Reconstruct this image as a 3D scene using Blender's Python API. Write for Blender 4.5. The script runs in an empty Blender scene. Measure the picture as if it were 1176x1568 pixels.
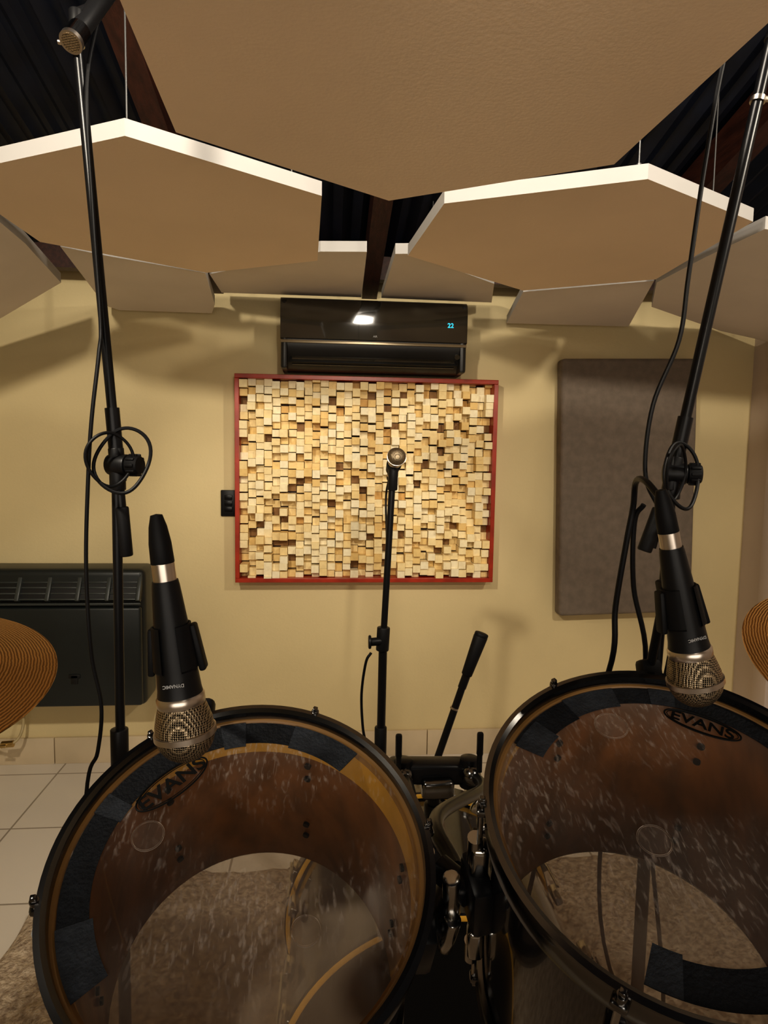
import bpy, bmesh, math, random
from mathutils import Vector, Matrix, noise
random.seed(7)
sc = bpy.context.scene
try:
    sc.view_settings.view_transform = 'Standard'
    sc.view_settings.look = 'Medium High Contrast'
except Exception: pass

# ---------------------------------------------------------------- materials
def nt(name):
    m = bpy.data.materials.new(name); m.use_nodes = True
    t = m.node_tree; b = t.nodes['Principled BSDF']
    return m, t, b
def mat(name, col, rough=.5, metal=0., var=0., vscale=8., bump=0., bscale=60., coat=0., col2=None, spec=.5, stretch=None, detail=4):
    m, t, b = nt(name)
    b.inputs['Base Color'].default_value = (*col, 1); b.inputs['Roughness'].default_value = rough
    b.inputs['Metallic'].default_value = metal; b.inputs['Coat Weight'].default_value = coat
    b.inputs['Specular IOR Level'].default_value = spec
    tc = t.nodes.new('ShaderNodeTexCoord'); src = tc.outputs['Object']
    if stretch:
        mp = t.nodes.new('ShaderNodeMapping'); mp.inputs['Scale'].default_value = stretch
        t.links.new(src, mp.inputs['Vector']); src = mp.outputs['Vector']
    if var or col2:
        n = t.nodes.new('ShaderNodeTexNoise'); n.inputs['Scale'].default_value = vscale; n.inputs['Detail'].default_value = detail
        t.links.new(src, n.inputs['Vector'])
        r = t.nodes.new('ShaderNodeValToRGB')
        c2 = col2 or tuple(min(1, c*(1+var)) for c in col)
        c1 = col if col2 else tuple(c*(1-var) for c in col)
        r.color_ramp.elements[0].position = .35; r.color_ramp.elements[1].position = .65
        r.color_ramp.elements[0].color = (*c1, 1); r.color_ramp.elements[1].color = (*c2, 1)
        t.links.new(n.outputs['Fac'], r.inputs['Fac']); t.links.new(r.outputs['Color'], b.inputs['Base Color'])
    if bump:
        n2 = t.nodes.new('ShaderNodeTexNoise'); n2.inputs['Scale'].default_value = bscale; n2.inputs['Detail'].default_value = 5
        t.links.new(src, n2.inputs['Vector'])
        bp = t.nodes.new('ShaderNodeBump'); bp.inputs['Strength'].default_value = bump; bp.inputs['Distance'].default_value = .01
        t.links.new(n2.outputs['Fac'], bp.inputs['Height']); t.links.new(bp.outputs['Normal'], b.inputs['Normal'])
    return m
def emis(name, col, s):
    m, t, b = nt(name); b.inputs['Base Color'].default_value = (*col, 1)
    b.inputs['Emission Color'].default_value = (*col, 1); b.inputs['Emission Strength'].default_value = s
    return m

M_wall = mat('wall_paint_yellow', (.71, .59, .34), .7, var=.04, vscale=1.5, bump=.08, bscale=90)
M_wallw = mat('wall_paint_offwhite', (.62, .52, .45), .7, var=.03, vscale=2, bump=.05)
M_cloud = mat('cloud_paint_cream', (.90, .73, .55), .75, var=.03, vscale=2, bump=.06, bscale=120)
M_cloudw = mat('cloud_edge_white', (.56, .54, .52), .7)
M_cloudg = mat('cloud_paint_pale', (.76, .69, .62), .75, var=.04, vscale=3)
M_roof = mat('roof_sheet_dark', (.004, .008, .020), .45, var=.3)
M_beam = mat('beam_wood', (.045, .014, .008), .5, var=.35, vscale=12, bump=.2, stretch=(6, .6, 6))
M_base = mat('baseboard_tile', (.64, .53, .37), .35, var=.06, vscale=5)
M_black = mat('black_metal', (.006, .006, .007), .32, .0, spec=.3)
M_blackp = mat('black_plastic', (.008, .008, .009), .42, spec=.3)
M_rubber = mat('black_rubber', (.006, .006, .007), .55, spec=.25)
M_cable = mat('cable_rubber', (.005, .005, .006), .5, spec=.25)
M_chrome = mat('chrome', (.50, .49, .47), .15, 1.)
M_dchrome = mat('hoop_steel', (.19, .185, .18), .18, 1.)
M_silver = mat('satin_silver', (.62, .55, .48), .3, 1.)
M_wire = mat('suspension_wire', (.2, .2, .2), .4, .8)
M_shell = mat('tom_shell_black', (.008, .007, .008), .15, coat=.6)
M_woodin = mat('shell_inside_wood', (.215, .085, .022), .32, var=.3, vscale=4, stretch=(8, 8, 1), coat=.3)
M_hoopw = mat('bearing_edge_wood', (.24, .13, .04), .4, var=.15, vscale=10)
M_gold = mat('hoop_gold_lit_band', (.74, .41, .05), .35, var=.15, vscale=10, coat=.4)  # gold of the kick hoops; in the toms, painted glow on the shell
M_tape = mat('gaffer_tape', (.010, .012, .016), .6, var=.25, vscale=60, bump=.3, bscale=300, spec=.25)
M_tape2 = mat('gaffer_tape_light', (.028, .033, .042), .6, var=.25, vscale=60, bump=.3, bscale=300, spec=.3)
M_ink = mat('ink_black', (.004, .004, .004), .5, spec=.2)
M_fabric = mat('fabric_taupe', (.235, .192, .155), .95, var=.10, vscale=25, bump=.5, bscale=500)
M_redframe = mat('frame_red_wood', (.36, .034, .012), .35, var=.2, vscale=6, stretch=(2, 2, 2))
M_panelback = mat('panel_back_dark', (.03, .012, .006), .7)
M_heater = mat('heater_enamel', (.014, .018, .018), .38, var=.1)
M_heater3 = mat('heater_slat', (.045, .052, .050), .4)
M_heater2 = mat('heater_slot_black', (.003, .003, .003), .6)
M_acg = mat('ac_gloss_black', (.034, .029, .021), .09, coat=1.)
M_acd = mat('ac_dark_plastic', (.014, .013, .012), .4)
M_acs = mat('ac_silver_strip', (.34, .28, .19), .3, .7)
M_cyan = emis('display_cyan', (.02, .45, .66), 1.1)
M_bulb = emis('led_lamp', (1, .93, .82), 40)
M_bulb2 = emis('pendant_bulb', (1, .91, .77), 72)
M_white = mat('white_print', (.45, .45, .45), .6)
M_brass = mat('brass_valve', (.55, .40, .18), .3, 1.)
M_cream = mat('pipe_painted', (.50, .40, .22), .4)

def m_grille():
    m, t, b = nt('mic_grille'); b.inputs['Metallic'].default_value = .9; b.inputs['Roughness'].default_value = .35
    tc = t.nodes.new('ShaderNodeTexCoord'); v = t.nodes.new('ShaderNodeTexVoronoi'); v.inputs['Scale'].default_value = 520
    v.inputs['Randomness'].default_value = .15
    r = t.nodes.new('ShaderNodeValToRGB'); r.color_ramp.elements[0].position = .32; r.color_ramp.elements[1].position = .58
    r.color_ramp.elements[0].color = (.006, .005, .004, 1); r.color_ramp.elements[1].color = (.50, .40, .27, 1)
    t.links.new(tc.outputs['Object'], v.inputs['Vector']); t.links.new(v.outputs['Distance'], r.inputs['Fac'])
    t.links.new(r.outputs['Color'], b.inputs['Base Color'])
    bp = t.nodes.new('ShaderNodeBump'); bp.inputs['Strength'].default_value = .8; bp.inputs['Distance'].default_value = .001
    t.links.new(v.outputs['Distance'], bp.inputs['Height']); t.links.new(bp.outputs['Normal'], b.inputs['Normal'])
    return m
M_grille = m_grille()

def m_head(name, base, haze, speck, col=(.72, .66, .62), ior=1.28):
    m, t, b = nt(name); out = t.nodes['Material Output']
    b.inputs['Base Color'].default_value = (*col, 1); b.inputs['Roughness'].default_value = .14
    tr = t.nodes.new('ShaderNodeBsdfTransparent'); tr.inputs['Color'].default_value = (.94, .91, .87, 1)
    mx = t.nodes.new('ShaderNodeMixShader'); fr = t.nodes.new('ShaderNodeFresnel'); fr.inputs['IOR'].default_value = ior
    tc = t.nodes.new('ShaderNodeTexCoord')
    def noi(scale, lo, hi, mx_, vec, det=3):
        n = t.nodes.new('ShaderNodeTexNoise'); n.inputs['Scale'].default_value = scale; n.inputs['Detail'].default_value = det
        t.links.new(vec, n.inputs['Vector'])
        r = t.nodes.new('ShaderNodeMapRange'); r.interpolation_type = 'SMOOTHSTEP'; r.inputs['From Min'].default_value = lo; r.inputs['From Max'].default_value = hi
        r.inputs['To Min'].default_value = 0; r.inputs['To Max'].default_value = mx_
        t.links.new(n.outputs['Fac'], r.inputs['Value']); return r.outputs['Result']
    def op(o, a, c):
        k = t.nodes.new('ShaderNodeMath'); k.operation = o; k.use_clamp = True
        for i, q in enumerate((a, c)):
            if isinstance(q, float): k.inputs[i].default_value = q
            else: t.links.new(q, k.inputs[i])
        return k.outputs[0]
    def mapn(sc_, rot):
        mp = t.nodes.new('ShaderNodeMapping'); mp.inputs['Scale'].default_value = sc_; mp.inputs['Rotation'].default_value = rot
        t.links.new(tc.outputs['Object'], mp.inputs['Vector']); return mp.outputs[0]
    O = tc.outputs['Object']
    hz = noi(6., .40, .72, haze, O)
    sp = noi(190., .50, .72, speck, mapn((1.4, .50, .50), (0, 0, .6)), 5)
    msk = noi(8., .44, .62, 1., O, 3)
    st = noi(520., .66, .75, speck*.6, mapn((1., .10, .10), (0, 0, .9)), 1)
    tot = op('ADD', op('ADD', hz, op('MULTIPLY', op('ADD', sp, st), msk)), op('ADD', fr.outputs[0], base))
    t.links.new(tot, mx.inputs[0]); t.links.new(tr.outputs[0], mx.inputs[1]); t.links.new(b.outputs[0], mx.inputs[2])
    t.links.new(mx.outputs[0], out.inputs['Surface'])
    return m
M_head = m_head('drumhead_clear', .0, .10, .30, (.66, .58, .52), 1.27)
M_headb = m_head('drumhead_resonant', .52, .10, .05, (.70, .59, .47))
M_gel = m_head('gel_clear', .03, .02, .0)

def m_tiles():
    m, t, b = nt('floor_tiles'); b.inputs['Roughness'].default_value = .16
    tc = t.nodes.new('ShaderNodeTexCoord'); mp = t.nodes.new('ShaderNodeMapping')
    mp.inputs['Location'].default_value = (.20, .14, 0)
    br = t.nodes.new('ShaderNodeTexBrick'); br.offset = 0; br.inputs['Scale'].default_value = 1
    br.inputs['Brick Width'].default_value = .45; br.inputs['Row Height'].default_value = .45
    br.inputs['Mortar Size'].default_value = .004; br.inputs['Mortar Smooth'].default_value = .1
    br.inputs['Color1'].default_value = (.76, .70, .62, 1); br.inputs['Color2'].default_value = (.80, .74, .66, 1)
    br.inputs['Mortar'].default_value = (.38, .33, .27, 1)
    t.links.new(tc.outputs['Object'], mp.inputs['Vector']); t.links.new(mp.outputs[0], br.inputs['Vector'])
    t.links.new(br.outputs['Color'], b.inputs['Base Color'])
    return m
M_tiles = m_tiles()

def m_blocks():
    m, t, b = nt('diffuser_wood_blocks'); b.inputs['Roughness'].default_value = .6
    at = t.nodes.new('ShaderNodeAttribute'); at.attribute_name = 'tone'
    r = t.nodes.new('ShaderNodeValToRGB'); e = r.color_ramp.elements
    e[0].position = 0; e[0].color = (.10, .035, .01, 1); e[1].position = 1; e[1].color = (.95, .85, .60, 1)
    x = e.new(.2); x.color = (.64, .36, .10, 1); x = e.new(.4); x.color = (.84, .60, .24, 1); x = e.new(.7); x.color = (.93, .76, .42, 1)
    t.links.new(at.outputs['Fac'], r.inputs['Fac'])
    tc = t.nodes.new('ShaderNodeTexCoord'); n = t.nodes.new('ShaderNodeTexNoise'); n.inputs['Scale'].default_value = 60
    t.links.new(tc.outputs['Object'], n.inputs['Vector'])
    mx = t.nodes.new('ShaderNodeMix'); mx.data_type = 'RGBA'; mx.blend_type = 'MULTIPLY'; mx.inputs[0].default_value = .22
    r2 = t.nodes.new('ShaderNodeValToRGB'); r2.color_ramp.elements[0].color = (.6, .5, .4, 1); r2.color_ramp.elements[1].color = (1, 1, 1, 1)
    r2.color_ramp.elements[0].position = .3; r2.color_ramp.elements[1].position = .6
    t.links.new(n.outputs['Fac'], r2.inputs['Fac'])
    t.links.new(r.outputs['Color'], mx.inputs[6]); t.links.new(r2.outputs['Color'], mx.inputs[7])
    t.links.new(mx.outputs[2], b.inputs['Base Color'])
    return m
M_blocks = m_blocks()

def m_cymbal():
    m, t, b = nt('cymbal_bronze'); b.inputs['Metallic'].default_value = 1; b.inputs['Roughness'].default_value = .34
    tc = t.nodes.new('ShaderNodeTexCoord'); w = t.nodes.new('ShaderNodeTexWave'); w.wave_type = 'RINGS'; w.rings_direction = 'Z'
    w.inputs['Scale'].default_value = 75; w.inputs['Distortion'].default_value = 2.5; w.inputs['Detail'].default_value = 3; w.inputs['Detail Scale'].default_value = 1.2
    t.links.new(tc.outputs['Object'], w.inputs['Vector'])
    bp = t.nodes.new('ShaderNodeBump'); bp.inputs['Strength'].default_value = .6; bp.inputs['Distance'].default_value = .002
    t.links.new(w.outputs['Fac'], bp.inputs['Height']); t.links.new(bp.outputs['Normal'], b.inputs['Normal'])
    r = t.nodes.new('ShaderNodeValToRGB'); r.color_ramp.elements[0].color = (.34, .16, .045, 1); r.color_ramp.elements[1].color = (.90, .52, .18, 1)
    t.links.new(w.outputs['Fac'], r.inputs['Fac']); t.links.new(r.outputs['Color'], b.inputs['Base Color'])
    return m
M_cym = m_cymbal()
M_rug = mat('rug_shag', (.32, .24, .17), .95, col2=(.66, .54, .40), vscale=55, bump=1., bscale=120)

# ---------------------------------------------------------------- builder
class B:
    def __init__(s): s.bm = bmesh.new(); s.mats = []; s.M = Matrix.Identity(4)
    def mi(s, m):
        if m not in s.mats: s.mats.append(m)
        return s.mats.index(m)
    def add(s, vs, fs, m):
        i = s.mi(m); V = [s.bm.verts.new(s.M @ Vector(v)) for v in vs]
        for f in fs:
            try: F = s.bm.faces.new([V[k] for k in f]); F.material_index = i; F.smooth = True
            except ValueError: pass
    def addbm(s, b2, m, T=Matrix.Identity(4)):
        b2.verts.ensure_lookup_table()
        for k, v in enumerate(b2.verts): v.index = k
        s.add([T @ v.co for v in b2.verts], [[v.index for v in f.verts] for f in b2.faces], m); b2.free()
    def box(s, c, d, m, bev=0., rot=None, seg=2):
        b2 = bmesh.new(); bmesh.ops.create_cube(b2, size=1)
        for v in b2.verts: v.co = Vector((v.co.x*d[0], v.co.y*d[1], v.co.z*d[2]))
        if bev: bmesh.ops.bevel(b2, geom=b2.edges[:], offset=bev, segments=seg, affect='EDGES', profile=.5)
        T = Matrix.Translation(c)
        if rot is not None: T = T @ rot
        s.addbm(b2, m, T)
    def prism(s, poly, h, m, mside=None, bev=0):
        n = len(poly); vs = [Vector(p) for p in poly] + [Vector(p)+Vector((0, 0, h)) for p in poly]
        s.add(vs, [list(range(n))[::-1], list(range(n, 2*n))], m)
        s.add(vs, [[i, (i+1) % n, n+(i+1) % n, n+i] for i in range(n)], mside or m)
    def lathe(s, prof, m, seg=64, T=Matrix.Identity(4), a0=0, a1=360, closed=False):
        full = abs(a1-a0) >= 360; k = seg if full else seg+1
        vs = []; fs = []
        for i in range(k):
            a = math.radians(a0+(a1-a0)*i/seg)
            for r, z in prof: vs.append(T @ Vector((r*math.cos(a), r*math.sin(a), z)))
        n = len(prof)
        for i in range(seg):
            j = (i+1) % k
            for q in range(n if closed else n-1):
                q2 = (q+1) % n
                fs.append([i*n+q, j*n+q, j*n+q2, i*n+q2])
        s.add(vs, fs, m)
        return
    def disc(s, r, z, m, seg=64):
        s.add([(r*math.cos(2*math.pi*i/seg), r*math.sin(2*math.pi*i/seg), z) for i in range(seg)], [list(range(seg))], m)
    def tube(s, pts, r, m, seg=12, closed=False, cap=True):
        P = [Vector(p) for p in pts]; n = len(P)
        R = r if isinstance(r, (list, tuple)) else [r]*n
        t0 = None; vs = []; fs = []; a = None
        for i in range(n):
            if closed: t = (P[(i+1) % n]-P[i-1])
            else: t = P[min(i+1, n-1)]-P[max(i-1, 0)]
            if t.length < 1e-9: t = t0 or Vector((0, 0, 1))
            t = t.normalized()
            if a is None: a = t.orthogonal().normalized()
            else:
                a = a - t*a.dot(t); a = a.normalized() if a.length > 1e-6 else t.orthogonal().normalized()
            b = t.cross(a); t0 = t
            for k in range(seg):
                w = 2*math.pi*k/seg
                vs.append(P[i]+(a*math.cos(w)+b*math.sin(w))*R[i])
        rng = n if closed else n-1
        for i in range(rng):
            j = (i+1) % n
            for k in range(seg):
                l = (k+1) % seg; fs.append([i*seg+k, i*seg+l, j*seg+l, j*seg+k])
        if cap and not closed:
            fs.append(list(range(seg))[::-1]); fs.append([(n-1)*seg+k for k in range(seg)])
        s.add(vs, fs, m)
    def cyl(s, p0, p1, r, m, seg=20, r1=None, bev=0):
        p0 = Vector(p0); p1 = Vector(p1); r1 = r if r1 is None else r1
        if bev:
            d = (p1-p0).normalized()*bev
            s.tube([p0, p0+d*.3, p0+d, p1-d, p1-d*.3, p1], [r-bev, r-bev*.3, r, r1, r1-bev*.3, r1-bev], m, seg)
        else: s.tube([p0, p1], [r, r1], m, seg)
    def sphere(s, c, r, m, sc_=(1, 1, 1), seg=24):
        b2 = bmesh.new(); bmesh.ops.create_uvsphere(b2, u_segments=seg, v_segments=seg//2, radius=r)
        s.addbm(b2, m, Matrix.Translation(c) @ Matrix.Diagonal((*sc_, 1)))
    def text(s, body, size, m, T, depth=.0002):
        cu = bpy.data.curves.new('t', 'FONT'); cu.body = body; cu.size = size; cu.align_x = 'CENTER'; cu.align_y = 'CENTER'; cu.extrude = depth; cu.offset = size*.02
        ob = bpy.data.objects.new('t', cu); sc.collection.objects.link(ob); dg = bpy.context.evaluated_depsgraph_get(); dg.update()
        me = bpy.data.meshes.new_from_object(ob.evaluated_get(dg)); b2 = bmesh.new(); b2.from_mesh(me)
        s.addbm(b2, m, T); bpy.data.objects.remove(ob); bpy.data.curves.remove(cu); bpy.data.meshes.remove(me)
    def done(s, name, origin=None, ang=35, recalc=True):
        if recalc: bmesh.ops.recalc_face_normals(s.bm, faces=s.bm.faces[:])
        me = bpy.data.meshes.new(name); xs = [v.co for v in s.bm.verts]
        if origin is None:
            origin = Vector(((min(v.x for v in xs)+max(v.x for v in xs))/2, (min(v.y for v in xs)+max(v.y for v in xs))/2, min(v.z for v in xs)))
        origin = Vector(origin)
        bmesh.ops.translate(s.bm, verts=s.bm.verts[:], vec=-origin)
        s.bm.to_mesh(me); s.bm.free()
        for m in s.mats: me.materials.append(m)
        try: me.set_sharp_from_angle(angle=math.radians(ang))
        except Exception: pass
        ob = bpy.data.objects.new(name, me); ob.location = origin; sc.collection.objects.link(ob)
        return ob
def spl(pts, n=8):
    P = [Vector(p) for p in pts]; P = [P[0]*2-P[1]]+P+[P[-1]*2-P[-2]]; o = []
    for i in range(1, len(P)-2):
        a, b, c, d = P[i-1:i+3]
        for k in range(n):
            t = k/n
            o.append(.5*((2*b)+(c-a)*t+(2*a-5*b+4*c-d)*t*t+(3*b-a-3*c+d)*t**3))
    o.append(P[-2]); return o
def frame(o, z, xh=(1, 0, 0)):
    z = Vector(z).normalized(); x = Vector(xh); x = (x-z*x.dot(z)).normalized(); y = z.cross(x)
    return Matrix(((x.x, y.x, z.x, o[0]), (x.y, y.y, z.y, o[1]), (x.z, y.z, z.z, o[2]), (0, 0, 0, 1)))

# ---------------------------------------------------------------- room
XL, XR, YB, YF = -2.4, 2.12, 3.15, -2.2
def slab(name, c, d, m):
    b = B(); b.box(c, d, m); return b.done(name)
slab('floor', ((XL+XR)/2, (YB+YF)/2, -.05), (XR-XL+.4, YB-YF+.4, .1), M_tiles)
slab('wall_back', ((XL+XR)/2, YB+.05, 1.8), (XR-XL+.2, .1, 3.6), M_wall)
slab('wall_left', (XL-.05, (YB+YF)/2, 1.8), (.1, YB-YF, 3.6), M_wall)
slab('wall_right', (XR+.05, (YB+YF)/2, 1.8), (.1, YB-YF, 3.6), M_wallw)
slab('wall_front', ((XL+XR)/2, YF-.05, 1.8), (XR-XL+.2, .1, 3.6), M_wall)
b = B(); x = XL+.21
b.box((XL+.105, YB-.008, .064), (.206, .016, .128), M_base, .002)
while x < XR-.01:
    x2 = min(x+.45, XR); b.box(((x+x2)/2, YB-.008, .064), (x2-x-.004, .016, .128), M_base, .002); x = x2
b.done('baseboard_back')
slab('baseboard_right', (XR-.008, 1.0, .065), (.016, 4.0, .13), M_base)
b = B(); b.box((XR-.03, 2.87, 1.05), (.06, .10, 2.1), M_wallw, .006); b.box((XR-.02, 2.55, 1.05), (.04, .05, 2.1), M_cloudw, .006); b.done('trim_1')
# corrugated sloping roof
b = B(); vs = []; fs = []; n = 240
zr = lambda y: 2.38+(YB-y)*.22
for i in range(n+1):
    x = XL-.05+(XR-XL+.1)*i/n; dz = .012*math.sin(x*2*math.pi/.075)
    for y in (YF-.05, YB+.05): vs.append((x, y, zr(y)+dz))
    for y in (YF-.05, YB+.05): vs.append((x, y, zr(y)+dz+.05))
for i in range(n):
    a = i*4; c = a+4; fs += [[a, c, c+1, a+1], [a+2, a+3, c+3, c+2]]
b.add(vs, fs, M_roof); b.done('ceiling')
for x in (-1.45, -.52, .19, 1.32):
    b = B(); w = .035; y0, y1 = YF+.02, YB-.002
    b.add([(x-w, y0, zr(y0)-.15), (x+w, y0, zr(y0)-.15), (x+w, y1, zr(y1)-.15), (x-w, y1, zr(y1)-.15),
           (x-w, y0, zr(y0)-.012), (x+w, y0, zr(y0)-.012), (x+w, y1, zr(y1)-.012), (x-w, y1, zr(y1)-.012)],
          [[0, 3, 2, 1], [4, 5, 6, 7], [0, 1, 5, 4], [1, 2, 6, 5], [2, 3, 7, 6], [3, 0, 4, 7]], M_beam)
    b.done('ceiling_beam')
b = B(); b.box((-.14, 3.02, 2.33), (4.4, .06, .10), M_beam); b.done('ceiling_crossbeam')

# rug
b = B(); nx, ny = 150, 160; vs = []; fs = []
for i in range(nx+1):
    for j in range(ny+1):
        x = -.95+2.4*i/nx; y = -.5+2.76*j/ny
        e = min(i, nx-i, j, ny-j); wob = .02*noise.noise(Vector((x*6, y*6, 0)))
        h = .004 if e == 0 else .018+.014*noise.noise(Vector((x*38, y*38, 2)))+.008*noise.noise(Vector((x*80, y*80, 5)))
        vs.append((x+wob, y+wob, h))
for i in range(nx):
    for j in range(ny):
        a = i*(ny+1)+j; fs.append([a, a+ny+1, a+ny+2, a+1])
b.add(vs, fs, M_rug); b.done('shag_rug', ang=180)

# ---------------------------------------------------------------- ceiling clouds
def cloud(poly, h=.036, m=M_cloud, ms=M_cloudw, wires=()):
    b = B(); b.prism(poly, h, m, ms)
    for (x, y, z) in wires: 
        b.cyl((x, y, z+h), (x, y, zr(y)-.02), .0022, M_wire, 8)
        b.cyl((x, y, z+h), (x, y, z+h+.02), .006, M_wire, 8)
    return b.done('acoustic_cloud', ang=20)
Z = 2.10
cloud([(-.29, 1.32, Z), (.14, 1.60, Z), (.58, 1.35, Z), (.60, .88, Z), (.45, .35, Z), (-.12, .30, Z), (-.28, .90, Z)], wires=[(-.24, 1.28, Z), (.52, 1.3, Z), (.3, .5, Z), (-.05, .5, Z)])
Z = 2.16
cloud([(-.43, 1.48, Z), (-.02, 1.75, Z), (-.04, 2.32, Z), (-.45, 2.53, Z), (-.92, 2.24, Z), (-.93, 1.93, Z), (-.80, 1.67, Z)], wires=[(-.44, 1.53, Z), (-.1, 1.8, Z), (-.45, 2.4, Z)])
cloud([(.30, 1.76, Z), (.75, 1.55, Z), (1.17, 1.78, Z), (1.20, 2.38, Z), (.77, 2.61, Z), (.26, 2.22, Z)], wires=[(.75, 1.6, Z), (.34, 1.85, Z), (1.12, 1.9, Z), (.77, 2.5, Z)])
cloud([(x, y, 2.544+.4*x) for x, y in ((-.955, 1.98), (-.97, 2.25), (-1.02, 2.66), (-1.312, 2.797), (-1.62, 2.94), (-1.9, 2.3), (-1.6, 1.7))], m=M_cloudg, wires=[(-1.1, 2.2, 2.104), (-1.6, 2.3, 1.904)])
cloud([(-.90, 2.35, 2.18), (-.77, 2.44, 2.18), (-.47, 2.61, 2.18), (-.50, 3.0, 2.15), (-.53, 3.10, 2.13), (-.94, 3.10, 2.13), (-.98, 3.04, 2.135)], m=M_cloudg, wires=[(-.75, 2.6, 2.18)])
cloud([(.80, 2.71, 2.18), (1.24, 2.47, 2.18), (1.43, 3.08, 2.13), (.84, 3.10, 2.13)], m=M_cloudg, wires=[(1.0, 2.7, 2.18)])
cloud([(1.225, 2.42, Z), (1.225, 2.1, Z), (1.24, 1.83, Z), (2.08, 1.9, 2.10), (2.08, 2.98, 2.06), (1.88, 3.06, 2.12), (1.40, 2.80, Z)], m=M_cloudg, wires=[(1.5, 2.2, 2.14), (1.9, 2.6, 2.09)])
cloud([(-.47, 2.70, 2.2), (-.03, 2.35, 2.2), (.13, 2.33, 2.2), (.145, 2.99, 2.2), (-.47, 3.00, 2.2)], m=M_cloudg, wires=[(-.1, 2.6, 2.2)])
cloud([(.17+.06, 2.34, 2.2), (.29, 2.33, 2.2), (.67, 2.68, 2.2), (.74, 3.0, 2.2), (.235, 2.99, 2.2)], m=M_cloudg, wires=[(.4, 2.6, 2.2)])

# ---------------------------------------------------------------- diffuser
b = B(); x0, x1, z0, z1 = -.424, .798, .896, 1.858; y1 = YB-.001; y0 = YB-.10; w = .020
b.box(((x0+x1)/2, (y0+y1)/2, z1-w/2), (x1-x0, y1-y0, w), M_redframe, .002)
b.box(((x0+x1)/2, (y0+y1)/2, z0+w/2), (x1-x0, y1-y0, w), M_redframe, .002)
b.box((x0+w/2, (y0+y1)/2, (z0+z1)/2), (w, y1-y0, z1-z0-2*w), M_redframe, .002)
b.box((x1-w/2, (y0+y1)/2, (z0+z1)/2), (w, y1-y0, z1-z0-2*w), M_redframe, .002)
b.box(((x0+x1)/2, y1-.006, (z0+z1)/2), (x1-x0-2*w, .010, z1-z0-2*w), M_panelback)
lay = b.bm.faces.layers.float.new('tone')
NX, NZ = 32, 25; gx = (x1-x0-2*w)/NX; gz = (z1-z0-2*w)/NZ
for i in range(NX):
    off = random.uniform(-.3, .3)*gz
    for j in range(-1, NZ+1):
        q = random.random()
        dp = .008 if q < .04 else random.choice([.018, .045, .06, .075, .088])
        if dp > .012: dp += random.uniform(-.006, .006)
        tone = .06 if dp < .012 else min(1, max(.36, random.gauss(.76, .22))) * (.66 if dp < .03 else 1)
        cxx = x0+w+gx*(i+.5)+random.uniform(-.0015, .0015); czz = z0+w+gz*(j+.5)+off+random.uniform(-.004, .004)
        hh = gz*random.uniform(.85, 1.02)
        lo = max(z0+w, czz-hh/2); hi = min(z1-w, czz+hh/2)
        if hi-lo < .006: continue
        k0 = len(b.bm.faces)
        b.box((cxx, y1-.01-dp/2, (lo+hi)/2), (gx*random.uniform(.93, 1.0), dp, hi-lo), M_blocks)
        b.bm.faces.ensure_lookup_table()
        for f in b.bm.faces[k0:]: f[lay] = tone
b.done('wooden_diffuser_panel', ang=20)

# grey panel
b = B(); R_ = Matrix.Rotation(math.radians(-1.6), 4, 'Y')
b.box((1.465, YB-.041, 1.355), (.68, .08, 1.25), M_fabric, .018, R_, 4)
b.done('fabric_acoustic_panel')

# outlet
b = B(); b.box((-.466, YB-.006, 1.26), (.072, .012, .125), M_blackp, .004)
for dz in (-.028, 0, .028): b.box((-.466, YB-.014, 1.26+dz), (.036, .008, .022), M_black, .002)
b.done('wall_outlet')

# AC
def extr(b, prof, xa, xb, m, capm=None):
    n = len(prof); vs = [(xa, y, z) for y, z in prof]+[(xb, y, z) for y, z in prof]
    b.add(vs, [[i, (i+1) % n, n+(i+1) % n, n+i] for i in range(n)]+[list(range(n))[::-1], list(range(n, 2*n))], capm or m)
b = B(); yb = YB-.001; xa, xb = -.205, .612
body = [(yb, 2.175), (3.00, 2.175), (2.97, 2.168), (2.945, 2.15), (2.935, 2.12), (2.935, 1.985), (2.945, 1.955), (2.965, 1.915), (2.995, 1.885), (3.03, 1.872), (yb, 1.872)]
extr(b, body, xa, xb, M_acd)
front = [(2.985, 2.183), (2.955, 2.179), (2.936, 2.165), (2.928, 2.145), (2.9255, 2.12), (2.9255, 2.06), (2.9265, 2.002), (2.94, 1.998), (2.95, 2.12), (2.97, 2.165)]
extr(b, front, xa-.004, xb+.004, M_acg)
b.box(((xa+xb)/2, 2.936, 1.989), (xb-xa+.004, .018, .013), M_acs, .002)
R_ = Matrix.Rotation(math.radians(-33), 4, 'X')
b.box(((xa+xb)/2, 2.966, 1.925), (xb-xa-.07, .012, .058), M_heater2, .003, R_)
b.box(((xa+xb)/2, 2.955, 1.921), (xb-xa-.09, .006, .020), M_acg, .002, R_)
b.box(((xa+xb)/2, 2.972, 1.900), (xb-xa-.09, .006, .016), M_acg, .002, R_)
for x in (xa+.012, xb-.012): b.box((x, 3.02, 2.02), (.03, .18, .30), M_acd, .012)
b.text('22', .028, M_cyan, Matrix.Translation((.54, 2.9245, 2.075)) @ Matrix.Rotation(math.pi/2, 4, 'X'))
b.text('AIR', .012, M_white, Matrix.Translation((.205, 2.9255, 2.018)) @ Matrix.Rotation(math.pi/2, 4, 'X'))
b.cyl((.575, 2.945, 1.945), (.575, 2.935, 1.94), .012, M_acg)
b.done('air_conditioner')

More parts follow.
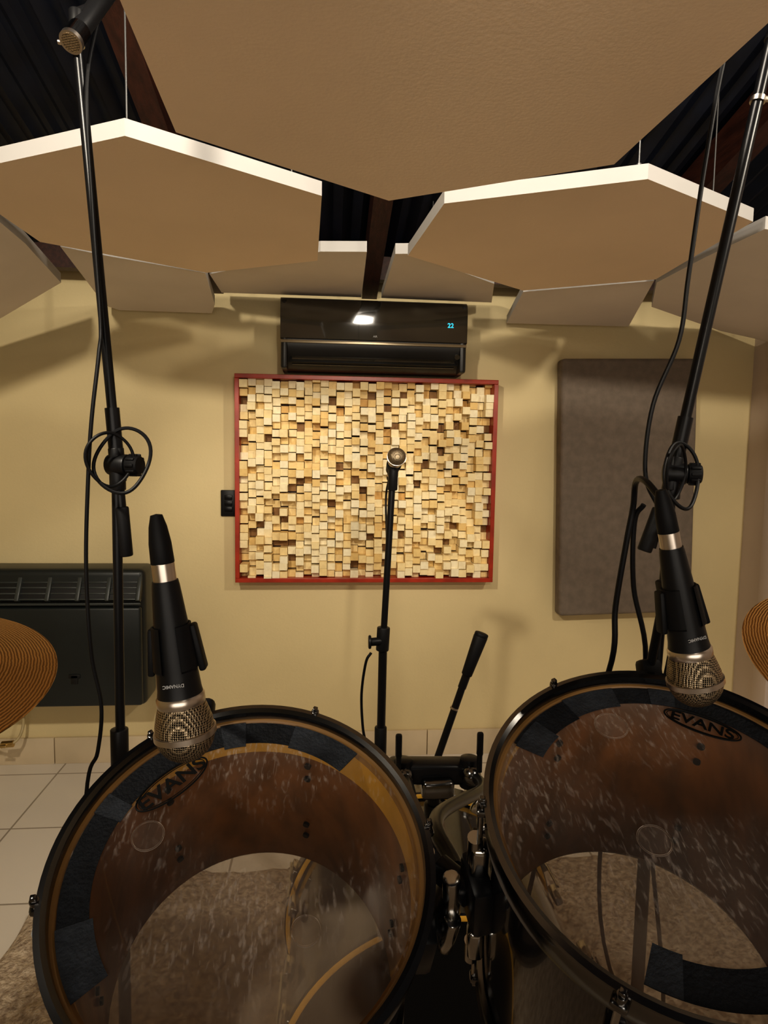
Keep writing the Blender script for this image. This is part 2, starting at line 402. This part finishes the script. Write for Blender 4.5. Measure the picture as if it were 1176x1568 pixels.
# heater (wall hung)
b = B(); xa, xb = -1.62, -.81; y0 = 2.93
b.box(((xa+xb)/2, (y0+YB)/2+.015, .66), (xb-xa, YB-y0-.032, .63), M_heater, .03, None, 4)
b.box(((xa+xb)/2, y0+.012, .585), (xb-xa-.02, .03, .45), M_heater, .012, None, 3)
R_ = Matrix.Rotation(math.radians(-28), 4, 'X')
b.box(((xa+xb)/2, y0+.040, .895), (xb-xa-.02, .03, .13), M_heater2, .008, R_)
nx = 6; sw = (xb-xa-.05)/nx
for i in range(nx):
    xc = xa+.025+sw*(i+.5)
    b.box((xc-sw/2, y0+.025, .895), (.018, .03, .13), M_heater3, .003, R_)
    for k in range(5):
        b.box((xc, y0+.000+k*.0125, .845+k*.0235), (sw-.012, .014, .0075), M_heater3, .002, R_)
b.box((xb-.02, y0+.025, .895), (.018, .03, .13), M_heater3, .003, R_)
b.box(((xa+xb)/2, y0-.004, .826), (xb-xa-.02, .012, .010), M_heater3, .003)
b.box((xb-.30, y0-.004, .50), (.05, .006, .018), M_heater2, .002)
b.box((xb-.30, y0-.004, .485), (.03, .006, .04), M_heater2, .002)
b.done('gas_heater')
b = B(); b.tube(spl([(-1.40, 3.08, .34), (-1.40, 3.07, .22), (-1.41, 3.03, .17), (-1.45, 3.01, .155), (-1.52, 3.03, .155), (-1.60, 3.12, .155)]), .0065, M_cream)
b.cyl((-1.42, 3.015, .158), (-1.47, 3.015, .155), .015, M_brass); b.cyl((-1.45, 3.0, .155), (-1.45, 2.97, .165), .007, M_brass); b.box((-1.45, 2.965, .168), (.045, .008, .012), M_brass, .003)
b.done('gas_valve_pipe')

# ---------------------------------------------------------------- toms
def tom(c, n, L, lug0, tapes, logo, gels, R=.170, glow_band=.02):
    b = B(); T = frame(c, n); b.M = T
    r = R-.008
    b.lathe([(R-.0075, -.020), (R-.004, -.021), (R-.0015, -.018), (R-.004, -.014), (R-.0055, .004), (R-.003, .009), (R+.000, .0105), (R, .0130), (R-.005, .0138), (R-.009, .0115), (R-.0095, .004), (R-.0095, -.020)], M_dchrome, 96, closed=True)
    b.lathe([(R-.0095, .002), (R-.012, .0015), (R-.014, -.001)], M_hoopw, 96)
    b.disc(R-.0135, 0, M_head, 96)
    b.lathe([(r-.001, -.003), (r-.001, -L)], M_shell, 96)
    b.lathe([(r-.001, -.003), (r-.004, -.001), (r-.008, -.006)], M_hoopw, 96)
    b.lathe([(r-.008, -.006), (r-.008, -.006-glow_band)], M_gold, 96)  # bright band paints the light falling on the upper inner shell
    b.lathe([(r-.008, -.006-glow_band), (r-.008, -L)], M_woodin, 96)
    b.lathe([(r-.008, -L), (r-.001, -L)], M_hoopw, 96)
    b.lathe([(R-.0075, -L+.014), (R-.002, -L+.014), (R-.003, -L-.008), (R, -L-.012), (R-.007, -L-.014), (R-.011, -L-.010), (R-.0105, -L+.0)], M_dchrome, 96)
    b.disc(R-.011, -L-.001, M_headb, 96)
    for k in range(6):
        a = math.radians(lug0+60*k); ca, sa = math.cos(a), math.sin(a)
        RR = Matrix.Rotation(a, 4, 'Z')
        P = lambda rr, z: (rr*ca, rr*sa, z)
        for top in (1, -1):
            zc = -.072 if top > 0 else -L+.072
            b.box(P(R+.002, zc), (.018, .020, .050), M_chrome, .006, RR, 3)
            b.cyl(P(R+.006, zc), P(R+.006, zc+.034*top), .0075, M_chrome, 14)
            b.cyl(P(R+.002, zc+.03*top), P(R+.002, (.004 if top > 0 else -L-.004)), .0028, M_chrome, 10)
            ze = .006 if top > 0 else -L-.006
            b.box(P(R-.000, ze-.004*top), (.013, .013, .009), M_dchrome, .003, RR)
            b.cyl(P(R+.001, ze-.002), P(R+.001, ze+.008*top), .0042, M_dchrome, 12, bev=.001)
            b.box(P(R+.001, ze+.010*top), (.005, .005, .006), M_dchrome, .001, RR)
            for dz in (-.012, .012):
                b.cyl(P(r-.009, zc+dz), P(r-.012, zc+dz), .004, M_black, 10)
    for (a0, a1, r0, r1, mm, zz) in tapes:
        b.lathe([(r0, zz), (r1, zz), (r1, zz+.0005), (r0, zz+.0005)], mm, 40, a0=a0, a1=a1, closed=True)
    la, lr, lx, ly, tx = logo
    Tm = Matrix.Rotation(math.radians(la-90), 4, 'Z') @ Matrix.Translation((0, lr, .0022))
    for sx, th in ((1, .0010), (.93, .0005)):
        pts = [Tm @ Vector((lx*sx*math.cos(t*2*math.pi/48), ly*(sx if sx == 1 else .85)*math.sin(t*2*math.pi/48), 0)) for t in range(48)]
        b.tube(pts, th*.9, M_ink, 6, closed=True)
    b.text('EVANS', ly*1.45, M_ink, Tm @ Matrix.Diagonal((1.15, 1, 1, 1)))
    for (gx_, gy_, gr) in gels:
        pts = [(gx_+gr*math.cos(t*2*math.pi/40), gy_+gr*math.sin(t*2*math.pi/40), .0018) for t in range(40)]
        b.tube(pts, .0008, M_gel, 8, closed=True)
        b.add([(gx_+gr*math.cos(t*2*math.pi/40), gy_+gr*math.sin(t*2*math.pi/40), .0016) for t in range(40)], [list(range(40))], M_gel)
    return b, T
LC, LN, LL = (-.070, .565, 1.129), (.025, -.49, .87), .263
b, T = tom(LC, LN, LL, 10, [(48, 200, .130, .155, M_tape, .0004), (48, 76, .127, .155, M_tape2, .0010), (96, 106, .126, .156, M_tape2, .0010), (152, 160, .128, .156, M_tape2, .0010), (198, 220, .127, .156, M_tape2, .0012)],
           (134, .115, .039, .0145, 'x'), [(-.092, .030, .014), (.055, -.055, .012)], glow_band=.042)
b.box((.172, -.01, -.12), (.022, .05, .07), M_black, .006); b.cyl((.178, -.01, -.12), (.205, .03, -.12), .014, M_black); b.cyl((.20, -.01, -.15), (.20, -.01, -.09), .009, M_chrome, bev=.002)
b.done('tom_drum', origin=LC)
RC, RN, RL = (.310, .525, 1.186), (-.093, -.407, .91), .284
b, T = tom(RC, RN, RL, 52, [(112, 142, .128, .155, M_tape, .0004), (24, 112, .134, .156, M_tape, .0004), (90, 112, .130, .156, M_tape2, .001), (128, 143, .124, .152, M_tape2, .001), (66, 76, .134, .156, M_tape2, .001), (236, 320, .122, .150, M_tape, .0008), (236, 246, .119, .150, M_tape2, .0014)],
           (54, .119, .036, .012, 'x'), [(-.020, .105, .016), (-.030, -.02, .014)], glow_band=.010)
b.box((-.172, .02, -.12), (.022, .05, .07), M_black, .006, Matrix.Rotation(.1, 4, 'Z')); b.cyl((-.178, .02, -.12), (-.205, .05, -.12), .014, M_black); b.cyl((-.197, .02, -.15), (-.197, .02, -.09), .009, M_chrome, bev=.002)
b.done('tom_drum', origin=RC)

# ---------------------------------------------------------------- bass drum
b = B(); KC = (.235, 1.10, .358); KR = .33; KL = .42
b.M = frame(KC, (0, -1, 0))
b.lathe([(KR-.018, -.01), (KR-.018, -KL)], M_shell, 96)
for z in (0, -KL+.0):
    b.lathe([(KR-.016, z-.018), (KR, z-.018), (KR, z+.018), (KR-.003, z+.021), (KR-.013, z+.021), (KR-.016, z+.018)], M_shell, 96, closed=True)
    b.lathe([(KR-.014, z+.0215), (KR-.009, z+.0230), (KR-.003, z+.0215)], M_gold, 96)
b.disc(KR-.014, .004, M_ink, 96); b.disc(KR-.014, -KL-.004, M_ink, 96)
for k in range(8):
    a = math.radians(22.5+45*k); ca, sa = math.cos(a), math.sin(a); RR = Matrix.Rotation(a, 4, 'Z')
    for z, s_ in ((0, 1), (-KL, -1)):
        b.box(((KR+.004)*ca, (KR+.004)*sa, z+.004*s_), (.014, .03, .05), M_chrome, .003, RR)
        b.cyl(((KR+.012)*ca, (KR+.012)*sa, z+.03*s_), ((KR+.012)*ca, (KR+.012)*sa, z-.10*s_), .003, M_chrome, 8)
        b.box(((KR-.002)*ca, (KR-.002)*sa, z-.12*s_), (.02, .022, .05), M_chrome, .005, RR)
b.M = Matrix.Identity(4)
for sx in (-1, 1):
    b.cyl((KC[0]+sx*.26, 1.42, .22), (KC[0]+sx*.42, 1.36, .05), .009, M_chrome); b.sphere((KC[0]+sx*.42, 1.36, .045), .016, M_rubber)
b.done('bass_drum')

# tom holder on bass drum
b = B(); px, py_ = .205, 1.17
b.box((px, py_, .690), (.09, .07, .02), M_chrome, .005)
b.cyl((px, py_, .68), (px, py_, .895), .0125, M_black, bev=.001)
b.cyl((px, py_, .71), (px, py_, .76), .022, M_black, bev=.003)
b.cyl((px, py_, .80), (px, py_, .845), .018, M_black, bev=.002)
b.box((px-.012, py_-.01, .915), (.15, .045, .040), M_black, .009, Matrix.Rotation(.03, 4, 'Y'), 3)
b.box((px+.0, py_-.038, .895), (.06, .03, .035), M_dchrome, .008, None, 3)
for sx, tgt in ((-1, (.118, .685, 1.01)), (1, (.142, .66, 1.055))):
    p0 = Vector((px+sx*.062, py_-.02, .915))
    b.cyl(p0+Vector((0, 0, -.028)), p0+Vector((0, 0, .028)), .018, M_black, bev=.003)
    b.sphere(p0+Vector((0, -.02, .002)), .018, M_dchrome)
    b.tube(spl([p0, p0+Vector((0, -.10, .02)), Vector(tgt)+Vector((0, .12, -.01)), tgt]), .0095, M_black, 12)
    q = p0+Vector((sx*.012, -.03, .045)); b.cyl(q-Vector((0, 0, .03)), q+Vector((0, 0, .008)), .005, M_black)
    b.box(q+Vector((0, 0, .022)), (.012, .010, .045), M_black, .004)
    b.box(q+Vector((0, 0, -.095)), (.022, .016, .03), M_chrome, .005, Matrix.Rotation(.5*sx, 4, 'Y'))
b.done('tom_holder')

# ---------------------------------------------------------------- microphones
def mic_geo(b, ball, tail_dir, boot=True, clip=True, clip_side=(1, 0, 0)):
    b.M = frame(ball, tail_dir, clip_side)
    import math as m_
    prof = [(.0001, -.0250)]+[(.0255*m_.sin(a), -.0250*m_.cos(a)) for a in [k*m_.pi/16 for k in range(1, 9)]]
    b.lathe(prof, M_grille, 40)
    b.lathe([(.0255, -.002), (.0270, -.0015), (.0270, .0035), (.0255, .004)], M_silver, 40)
    b.lathe([(.0255, .003), (.0250, .010), (.0225, .020), (.0200, .028)], M_grille, 40)
    b.lathe([(.0198, .026), (.0208, .028), (.0208, .034), (.0195, .036)], M_silver, 40)
    b.lathe([(.0195, .036), (.0185, .042), (.0172, .060), (.0145, .100), (.0118, .132), (.0110, .137), (.0001, .137)], M_blackp, 40)
    b.text('DYNAMIC', .0040, M_white, Matrix.Translation((0, -.0184, .049)) @ Matrix.Rotation(m_.pi/2-.09, 4, 'X') @ Matrix.Rotation(m_.pi, 4, 'Z'), .0004)
    if boot:
        b.lathe([(.0098, .136), (.0098, .152), (.0088, .153)], M_silver, 32)
        b.lathe([(.0092, .151), (.0100, .153), (.0094, .170), (.0076, .184), (.0050, .194), (.0001, .195)], M_rubber, 32)
    if clip:
        b.lathe([(.0182, .058), (.0197, .060), (.0168, .098), (.0153, .098)], M_rubber, 32, a0=-65, a1=245)
        for sx in (-1, 1):
            b.box((sx*.0198, .004, .075), (.006, .014, .042), M_rubber, .002, Matrix.Rotation(-sx*.12, 4, 'Y'))
        b.box((0, .026, .082), (.014, .018, .034), M_rubber, .003)
b = B(); ball = Vector((-.123, .57, 1.253)); td = Vector((-.022, .0, .190))
mic_geo(b, ball, td); b.M = Matrix.Identity(4)
b.tube(spl([(-.131, .600, 1.335), (-.132, .630, 1.31), (-.134, .675, 1.26), (-.134, .705, 1.222)]), .005, M_rubber)
b.box((-.134, .708, 1.215), (.024, .024, .030), M_rubber, .005, Matrix.Rotation(-.5, 4, 'X'))
b.done('dynamic_microphone')
b = B(); ball = Vector((.364, .60, 1.282)); td = Vector((-.044, .0, .182))
mic_geo(b, ball, td); b.M = Matrix.Identity(4)
b.tube(spl([(.348, .625, 1.36), (.356, .655, 1.34), (.364, .68, 1.30), (.366, .692, 1.268)]), .005, M_rubber)
b.box((.366, .694, 1.258), (.024, .022, .030), M_rubber, .005, Matrix.Rotation(-.4, 4, 'X'))
b.tube(spl([(.320, .602, 1.462), (.322, .64, 1.478), (.342, .70, 1.474), (.350, .72, 1.445), (.345, .722, 1.404), (.337, .725, 1.328), (.337, .735, 1.246), (.335, .86, 1.05), (.33, .95, .70), (.60, 1.0, .4), (.70, .95, .045), (.9, 1.1, .038)]), .0034, M_cable, 10)
b.tube(spl([(.360, .715, 1.448), (.355, .725, 1.427), (.360, .73, 1.351), (.384, .74, 1.245), (.40, .86, 1.05), (.45, .93, .7), (.66, .95, .3), (.74, .9, .045), (1.0, 1.0, .038)]), .0030, M_cable, 10)
b.done('dynamic_microphone', origin=(.342, .6, 1.37))

# ---------------------------------------------------------------- stands
def tripod(b, x, y, r=.30, a0=20, zc=.30):
    b.cyl((x, y, zc-.03), (x, y, zc+.05), .020, M_blackp, bev=.003)
    b.cyl((x, y, .10), (x, y, .16), .018, M_blackp, bev=.003)
    for k in range(3):
        a = math.radians(a0+120*k); d = Vector((math.cos(a), math.sin(a), 0)); o = Vector((x, y, 0))
        b.cyl(o+d*.015+Vector((0, 0, zc)), o+d*r+Vector((0, 0, .045)), .008, M_black)
        b.cyl(o+d*.012+Vector((0, 0, .13)), o+d*r*.55+Vector((0, 0, zc*.5+.02)), .005, M_black)
        b.cyl(o+d*(r-.02)+Vector((0, 0, .062)), o+d*(r+.02)+Vector((0, 0, .038)), .012, M_rubber, bev=.003)
def clutch(b, p, ax, side):
    p = Vector(p); s_ = Vector(side).normalized()
    b.cyl(p-Vector((0, 0, .045)), p+Vector((0, 0, .0)), .014, M_blackp, bev=.002)
    b.cyl(p-s_*.016, p+s_*.022, .019, M_blackp, bev=.003)
    d = Vector(ax).normalized(); b.cyl(p-d*.03, p+d*.03, .0135, M_blackp, bev=.002)
    q = p+s_*.022; b.M = frame(q, s_)
    b.lathe([(.008, 0), (.017, .002), (.018, .006), (.018, .020), (.015, .024), (.0001, .025)], M_rubber, 24)
    for k in range(10):
        a = k*math.pi/5; b.box((.0178*math.cos(a), .0178*math.sin(a), .013), (.005, .005, .016), M_rubber, .001, Matrix.Rotation(a, 4, 'Z'))
    b.M = Matrix.Identity(4)
def loop(b, c, rx, rz, ph, r=.0032):
    b.tube([(c[0]+rx*math.cos(t*2*math.pi/48)*(1+.12*math.sin(2*t*2*math.pi/48+ph)), c[1]+.02*math.sin(t*2*math.pi/48+ph), c[2]+rz*math.sin(t*2*math.pi/48)*(1+.08*math.cos(t*2*math.pi/48+ph))) for t in range(48)], r, M_cable, 8, closed=True)
b = B(); X, Y = -.378, 1.20
b.cyl((X-.002, Y, .1), (X+.004, Y, 1.46), .0085, M_black)
b.cyl((X, Y, .1), (X, Y, .95), .0115, M_black); b.cyl((X, Y, .92), (X, Y, .99), .016, M_blackp, bev=.002)
tripod(b, X, Y)
pc = Vector((-.372, Y, 1.475)); top = Vector((-.420, 1.19, 2.175))
d = (top-pc).normalized()
b.cyl(pc-d*.16, top, .0085, M_black)
b.cyl(pc-d*.165, pc-d*.075, .0125, M_rubber, bev=.003)
b.cyl(pc+d*.02, pc+d*.10, .0125, M_black)
clutch(b, pc, d, (.9, -.3, 0))
b.cyl(top-d*.006, top+d*.004, .0115, M_silver)
b.cyl(top, top+Vector((0, .0, .05)), .012, M_blackp, bev=.002)
b.tube([top+Vector((-.005, 0, -.004)), top+Vector((-.03, -.002, -.002))], .004, M_silver)
mtop = Vector((-.385, 1.26, 2.31)); mend = Vector((-.420, 1.165, 2.162)); md = (mend-mtop).normalized()
b.cyl(mtop, mend, .0155, M_blackp, 28, bev=.001)
b.cyl(mend-md*.004, mend+md*.004, .0185, M_silver, 28); b.cyl(mend, mend+md*.0045, .0145, M_grille, 28); b.cyl(mend-md*.035, mend-md*.003, .0175, M_dchrome, 28)
b.cyl(top+Vector((0, 0, .045)), mtop+(mend-mtop)*.35, .008, M_blackp)
b.tube(spl([(-.402, 1.27, 2.32), (-.400, 1.24, 2.25), (-.404, 1.183, 2.1), (-.398, 1.183, 1.9), (-.389, 1.18, 1.72), (-.388, 1.165, 1.663), (-.397, 1.15, 1.554), (-.405, 1.15, 1.455), (-.412, 1.15, 1.3), (-.407, 1.15, 1.148), (-.392, 1.15, 1.054), (-.400, 1.15, .97), (-.4216, 1.15, .888), (-.44, 1.14, .5), (-.46, 1.12, .06), (-.55, 1.0, .038), (-.8, .7, .038)]), .0034, M_cable, 10)
loop(b, (-.354, 1.170, 1.485), .043, .056, .3); loop(b, (-.372, 1.160, 1.488), .030, .046, 1.7, .0028)
b.done('microphone_boom_stand')
b = B(); X, Y = .588, 1.10
b.cyl((X+.002, Y, 1.0), (.604, Y, 1.47), .0085, M_black); b.cyl((X, Y, .1), (X+.002, Y, 1.05), .0115, M_black); b.cyl((X+.001, Y, 1.0), (X+.003, Y, 1.07), .016, M_blackp, bev=.002)
tripod(b, X, Y, a0=50)
pc = Vector((.604, Y, 1.475)); top = Vector((.735, Y, 2.20)); d = (top-pc).normalized()
b.cyl(pc-Vector((.25, 0, 1)).normalized()*.135, pc, .0085, M_black); 
d2 = Vector((.33, 0, 1)).normalized(); b.cyl(pc-d2*.145, pc-d2*.065, .0125, M_rubber, bev=.003)
b.cyl(pc, top, .0095, M_black); b.cyl(pc+d*.02, pc+d*.1, .013, M_black)
clutch(b, pc, d, (.9, -.3, 0))
m_ = pc+(top-pc)*.87; b.cyl(m_-d*.004, m_+d*.004, .0125, M_silver); b.box(m_+Vector((.014, -.005, 0)), (.014, .008, .008), M_silver, .002)
b.cyl(top, top+Vector((.01, 0, .03)), .012, M_blackp, bev=.002)
b.cyl(top+Vector((.02, .05, .09)), top+Vector((-.01, -.07, .01)), .0155, M_blackp, 28, bev=.001); 
b.cyl(top+Vector((-.01, -.07, .01)), top+Vector((-.011, -.076, .006)), .018, M_silver, 28)
b.tube(spl([(.745, 1.14, 2.28), (.715, 1.09, 2.27), (.683, 1.08, 2.234), (.645, 1.08, 2.165), (.62, 1.08, 1.99), (.602, 1.08, 1.81), (.5914, 1.08, 1.702), (.5513, 1.08, 1.592), (.543, 1.08, 1.481), (.566, 1.08, 1.425), (.60, 1.075, 1.38), (.61, 1.08, 1.2), (.60, 1.12, .9), (.65, 1.12, .5), (.68, 1.1, .05), (.9, 1.2, .038)]), .0038, M_cable, 10)
loop(b, (.602, 1.068, 1.475), .034, .056, .5); loop(b, (.588, 1.060, 1.480), .024, .048, 2.0, .0028)
b.done('microphone_boom_stand')
# vocal mic stand
b = B(); X, Y = .160, 1.86
b.cyl((X, Y, .1), (.166, Y, .97), .0125, M_black); b.cyl((.166, Y, .95), (.186, Y, 1.44), .0095, M_black)
b.cyl((.164, Y, .93), (.167, Y, 1.00), .019, M_blackp, bev=.003); b.cyl((.166, Y-.005, .96), (.128, Y-.015, .96), .012, M_blackp, bev=.002); b.cyl((.13, Y-.015, .96), (.122, Y-.015, .96), .02, M_blackp, bev=.003)
b.cyl((X+.003, Y, .56), (X+.003, Y, .70), .018, M_blackp, bev=.003); b.cyl((X, Y, .62), (X-.045, Y, .62), .010, M_blackp); b.cyl((X-.04, Y, .605), (X-.04, Y, .645), .011, M_blackp)
b.tube(spl([(.13, Y-.02, .93), (.115, Y-.02, .90), (.105, Y, .8), (.11, Y, .70), (.12, Y, .65)]), .004, M_cable)
tripod(b, X, Y, a0=90)
b.cyl((.186, Y, 1.40), (.187, Y-.01, 1.475), .014, M_blackp, bev=.002)
mic_geo(b, (.190, 1.80, 1.495), (-.02, .93, -.36), clip=False)
b.lathe([(.0182, .058), (.0215, .060), (.0185, .105), (.0150, .105)], M_rubber, 32)
b.M = Matrix.Identity(4)
b.tube(spl([(.186, 1.97, 1.43), (.182, 2.02, 1.36), (.18, 1.93, 1.2), (.175, 1.885, 1.0), (.17, 1.885, .6), (.17, 1.9, .1), (.2, 2.0, .038)]), .0032, M_cable)
b.done('vocal_microphone_stand')
# kick mic stand with boom
b = B(); g0, g1, g2 = Vector((.400, 1.62, 1.047)), Vector((.356, 1.62, .917)), Vector((.262, 1.62, .61))
dd = (g0-g1).normalized()
b.cyl(g0, g0-dd*.012, .018, M_rubber, bev=.003); b.cyl(g0-dd*.008, g1+dd*.02, .0185, M_rubber, bev=.003, r1=.014); b.cyl(g1+dd*.022, g1-dd*.015, .011, M_black)
b.cyl(g1, g2-dd*.20, .0095, M_black); b.cyl(g1-dd*.07, g1-dd*.075, .011, M_silver)
clutch(b, g2, dd, (1, 0, 0)); b.cyl((g2.x, 1.62, .1), (g2.x, 1.62, .6), .0115, M_black); tripod(b, g2.x, 1.62, r=.2, a0=30, zc=.22)
mic_geo(b, g2-dd*.24, dd, boot=False, clip=False); b.M = Matrix.Identity(4)
b.done('microphone_boom_stand')

# ---------------------------------------------------------------- cymbals
def cymbal(c, nrm, R, name):
    b = B(); b.M = frame(c, nrm)
    prof = [(.008, .030), (.018, .029), (.028, .024), (.034, .014), (.040, .010)]+[(.04+(R-.04)*k/12, .010-.022*(k/12)**1.5) for k in range(1, 13)]
    b.lathe(prof+[(r_, z-.0012) for r_, z in prof[::-1]], M_cym, 96, closed=True)
    b.cyl((0, 0, .03), (0, 0, .042), .017, M_rubber, bev=.003); b.cyl((0, 0, .04), (0, 0, .062), .007, M_chrome); b.box((0, 0, .056), (.03, .006, .012), M_chrome, .002)
    b.cyl((0, 0, -.06), (0, 0, .05), .004, M_chrome); b.cyl((0, 0, -.005), (0, 0, .008), .016, M_rubber)
    tip = b.M @ Vector((0, 0, -.06)); b.M = Matrix.Identity(4)
    b.sphere(tip, .016, M_chrome); b.cyl((tip.x, tip.y, .1), tip, .0095, M_chrome); b.cyl((tip.x, tip.y, .1), (tip.x, tip.y, .7), .0125, M_chrome)
    b.cyl((tip.x, tip.y, .67), (tip.x, tip.y, .72), .018, M_chrome, bev=.003)
    for k in range(3):
        a = math.radians(90+120*k); dv = Vector((math.cos(a), math.sin(a), 0)); o = Vector((tip.x, tip.y, 0))
        b.cyl(o+dv*.01+Vector((0, 0, .42)), o+dv*.26+Vector((0, 0, .045)), .008, M_chrome); b.cyl(o+dv*.01+Vector((0, 0, .12)), o+dv*.16+Vector((0, 0, .20)), .006, M_chrome)
        b.sphere(o+dv*.26+Vector((0, 0, .052)), .015, M_rubber)
    b.done(name, origin=c)
cymbal((-.594, .93, 1.186), (.08, -.24, .96), .203, 'crash_cymbal')
cymbal((.879, .93, 1.190), (-.05, -.40, .92), .203, 'crash_cymbal')

# ---------------------------------------------------------------- lamps
def lamp(x, y, z, aim, W, size, col=(1, .88, .70), ang=2.4, blend=.4, name='unseen_spotlight'):
    b = B(); d = (Vector(aim)-Vector((x, y, z))).normalized(); b.M = frame((x, y, z), d)
    b.lathe([(.0001, -.10), (.030, -.10), (.034, -.095), (.038, .0), (.034, .0), (.032, -.02)], M_blackp, 32)
    b.disc(.031, -.018, M_bulb, 32); b.M = Matrix.Identity(4)
    b.cyl(Vector((x, y, z))-d*.06, (x, y, zr(y)-.02), .006, M_blackp)
    b.done(name)
    l = bpy.data.lights.new('lamp', 'SPOT'); l.energy = W; l.color = col; l.spot_size = ang; l.spot_blend = blend; l.shadow_soft_size = size
    o = bpy.data.objects.new('spot_light', l); o.location = Vector((x, y, z))+d*.02; o.rotation_euler = d.to_track_quat('-Z', 'Y').to_euler(); sc.collection.objects.link(o)
lamp(-.75, .15, 2.52, (-.35, 3.15, 1.0), 105, .05, col=(1, .90, .74), ang=1.9, blend=.9)
lamp(1.45, .20, 2.55, (.8, 3.15, 1.0), 80, .05, col=(1, .90, .74), ang=1.9, blend=.9)
lamp(.28, -.35, 2.05, (.19, 3.15, 1.42), 72, .04, ang=.62, blend=.9)  # added spot, unseen fixture, put in to brighten the diffuser
b = B(); LP = (.25, .80, 2.60); b.sphere(LP, .100, M_bulb2, seg=32); b.cyl((LP[0], LP[1], 2.69), (LP[0], LP[1], 2.74), .030, M_blackp, bev=.003); b.cyl((LP[0], LP[1], 2.73), (LP[0], LP[1], zr(.8)-.02), .003, M_cable)
b.done('pendant_globe_lamp')
l = bpy.data.lights.new('room_fill', 'AREA'); l.energy = 19; l.color = (1, .92, .82); l.shape = 'RECTANGLE'; l.size = 2.4; l.size_y = 1.0
o = bpy.data.objects.new('room_fill_light', l); o.location = (0, -1.6, 1.45); o.rotation_euler = (Vector((.1, 2.5, 1.75))-Vector((0, -1.6, 1.45))).to_track_quat('-Z', 'Y').to_euler(); sc.collection.objects.link(o)
w = bpy.data.worlds.new('world'); sc.world = w; w.use_nodes = True; w.node_tree.nodes['Background'].inputs[0].default_value = (.10, .09, .08, 1); w.node_tree.nodes['Background'].inputs[1].default_value = .3

# ---------------------------------------------------------------- camera
ps, th, ro = [math.radians(a) for a in (5, 5, .9)]
F = Vector((math.sin(ps)*math.cos(th), math.cos(ps)*math.cos(th), -math.sin(th)))
R0 = Vector((math.cos(ps), -math.sin(ps), 0)); U0 = R0.cross(F)
R = R0*math.cos(ro)+U0*math.sin(ro); U = -R0*math.sin(ro)+U0*math.cos(ro)
cam = bpy.data.cameras.new('camera'); co = bpy.data.objects.new('camera', cam); sc.collection.objects.link(co)
co.matrix_world = Matrix(((R.x, U.x, -F.x, 0), (R.y, U.y, -F.y, 0), (R.z, U.z, -F.z, 1.5), (0, 0, 0, 1)))
cam.sensor_fit = 'VERTICAL'; cam.sensor_height = 36; cam.lens = 36*1000/1568; cam.clip_start = .02
sc.camera = co
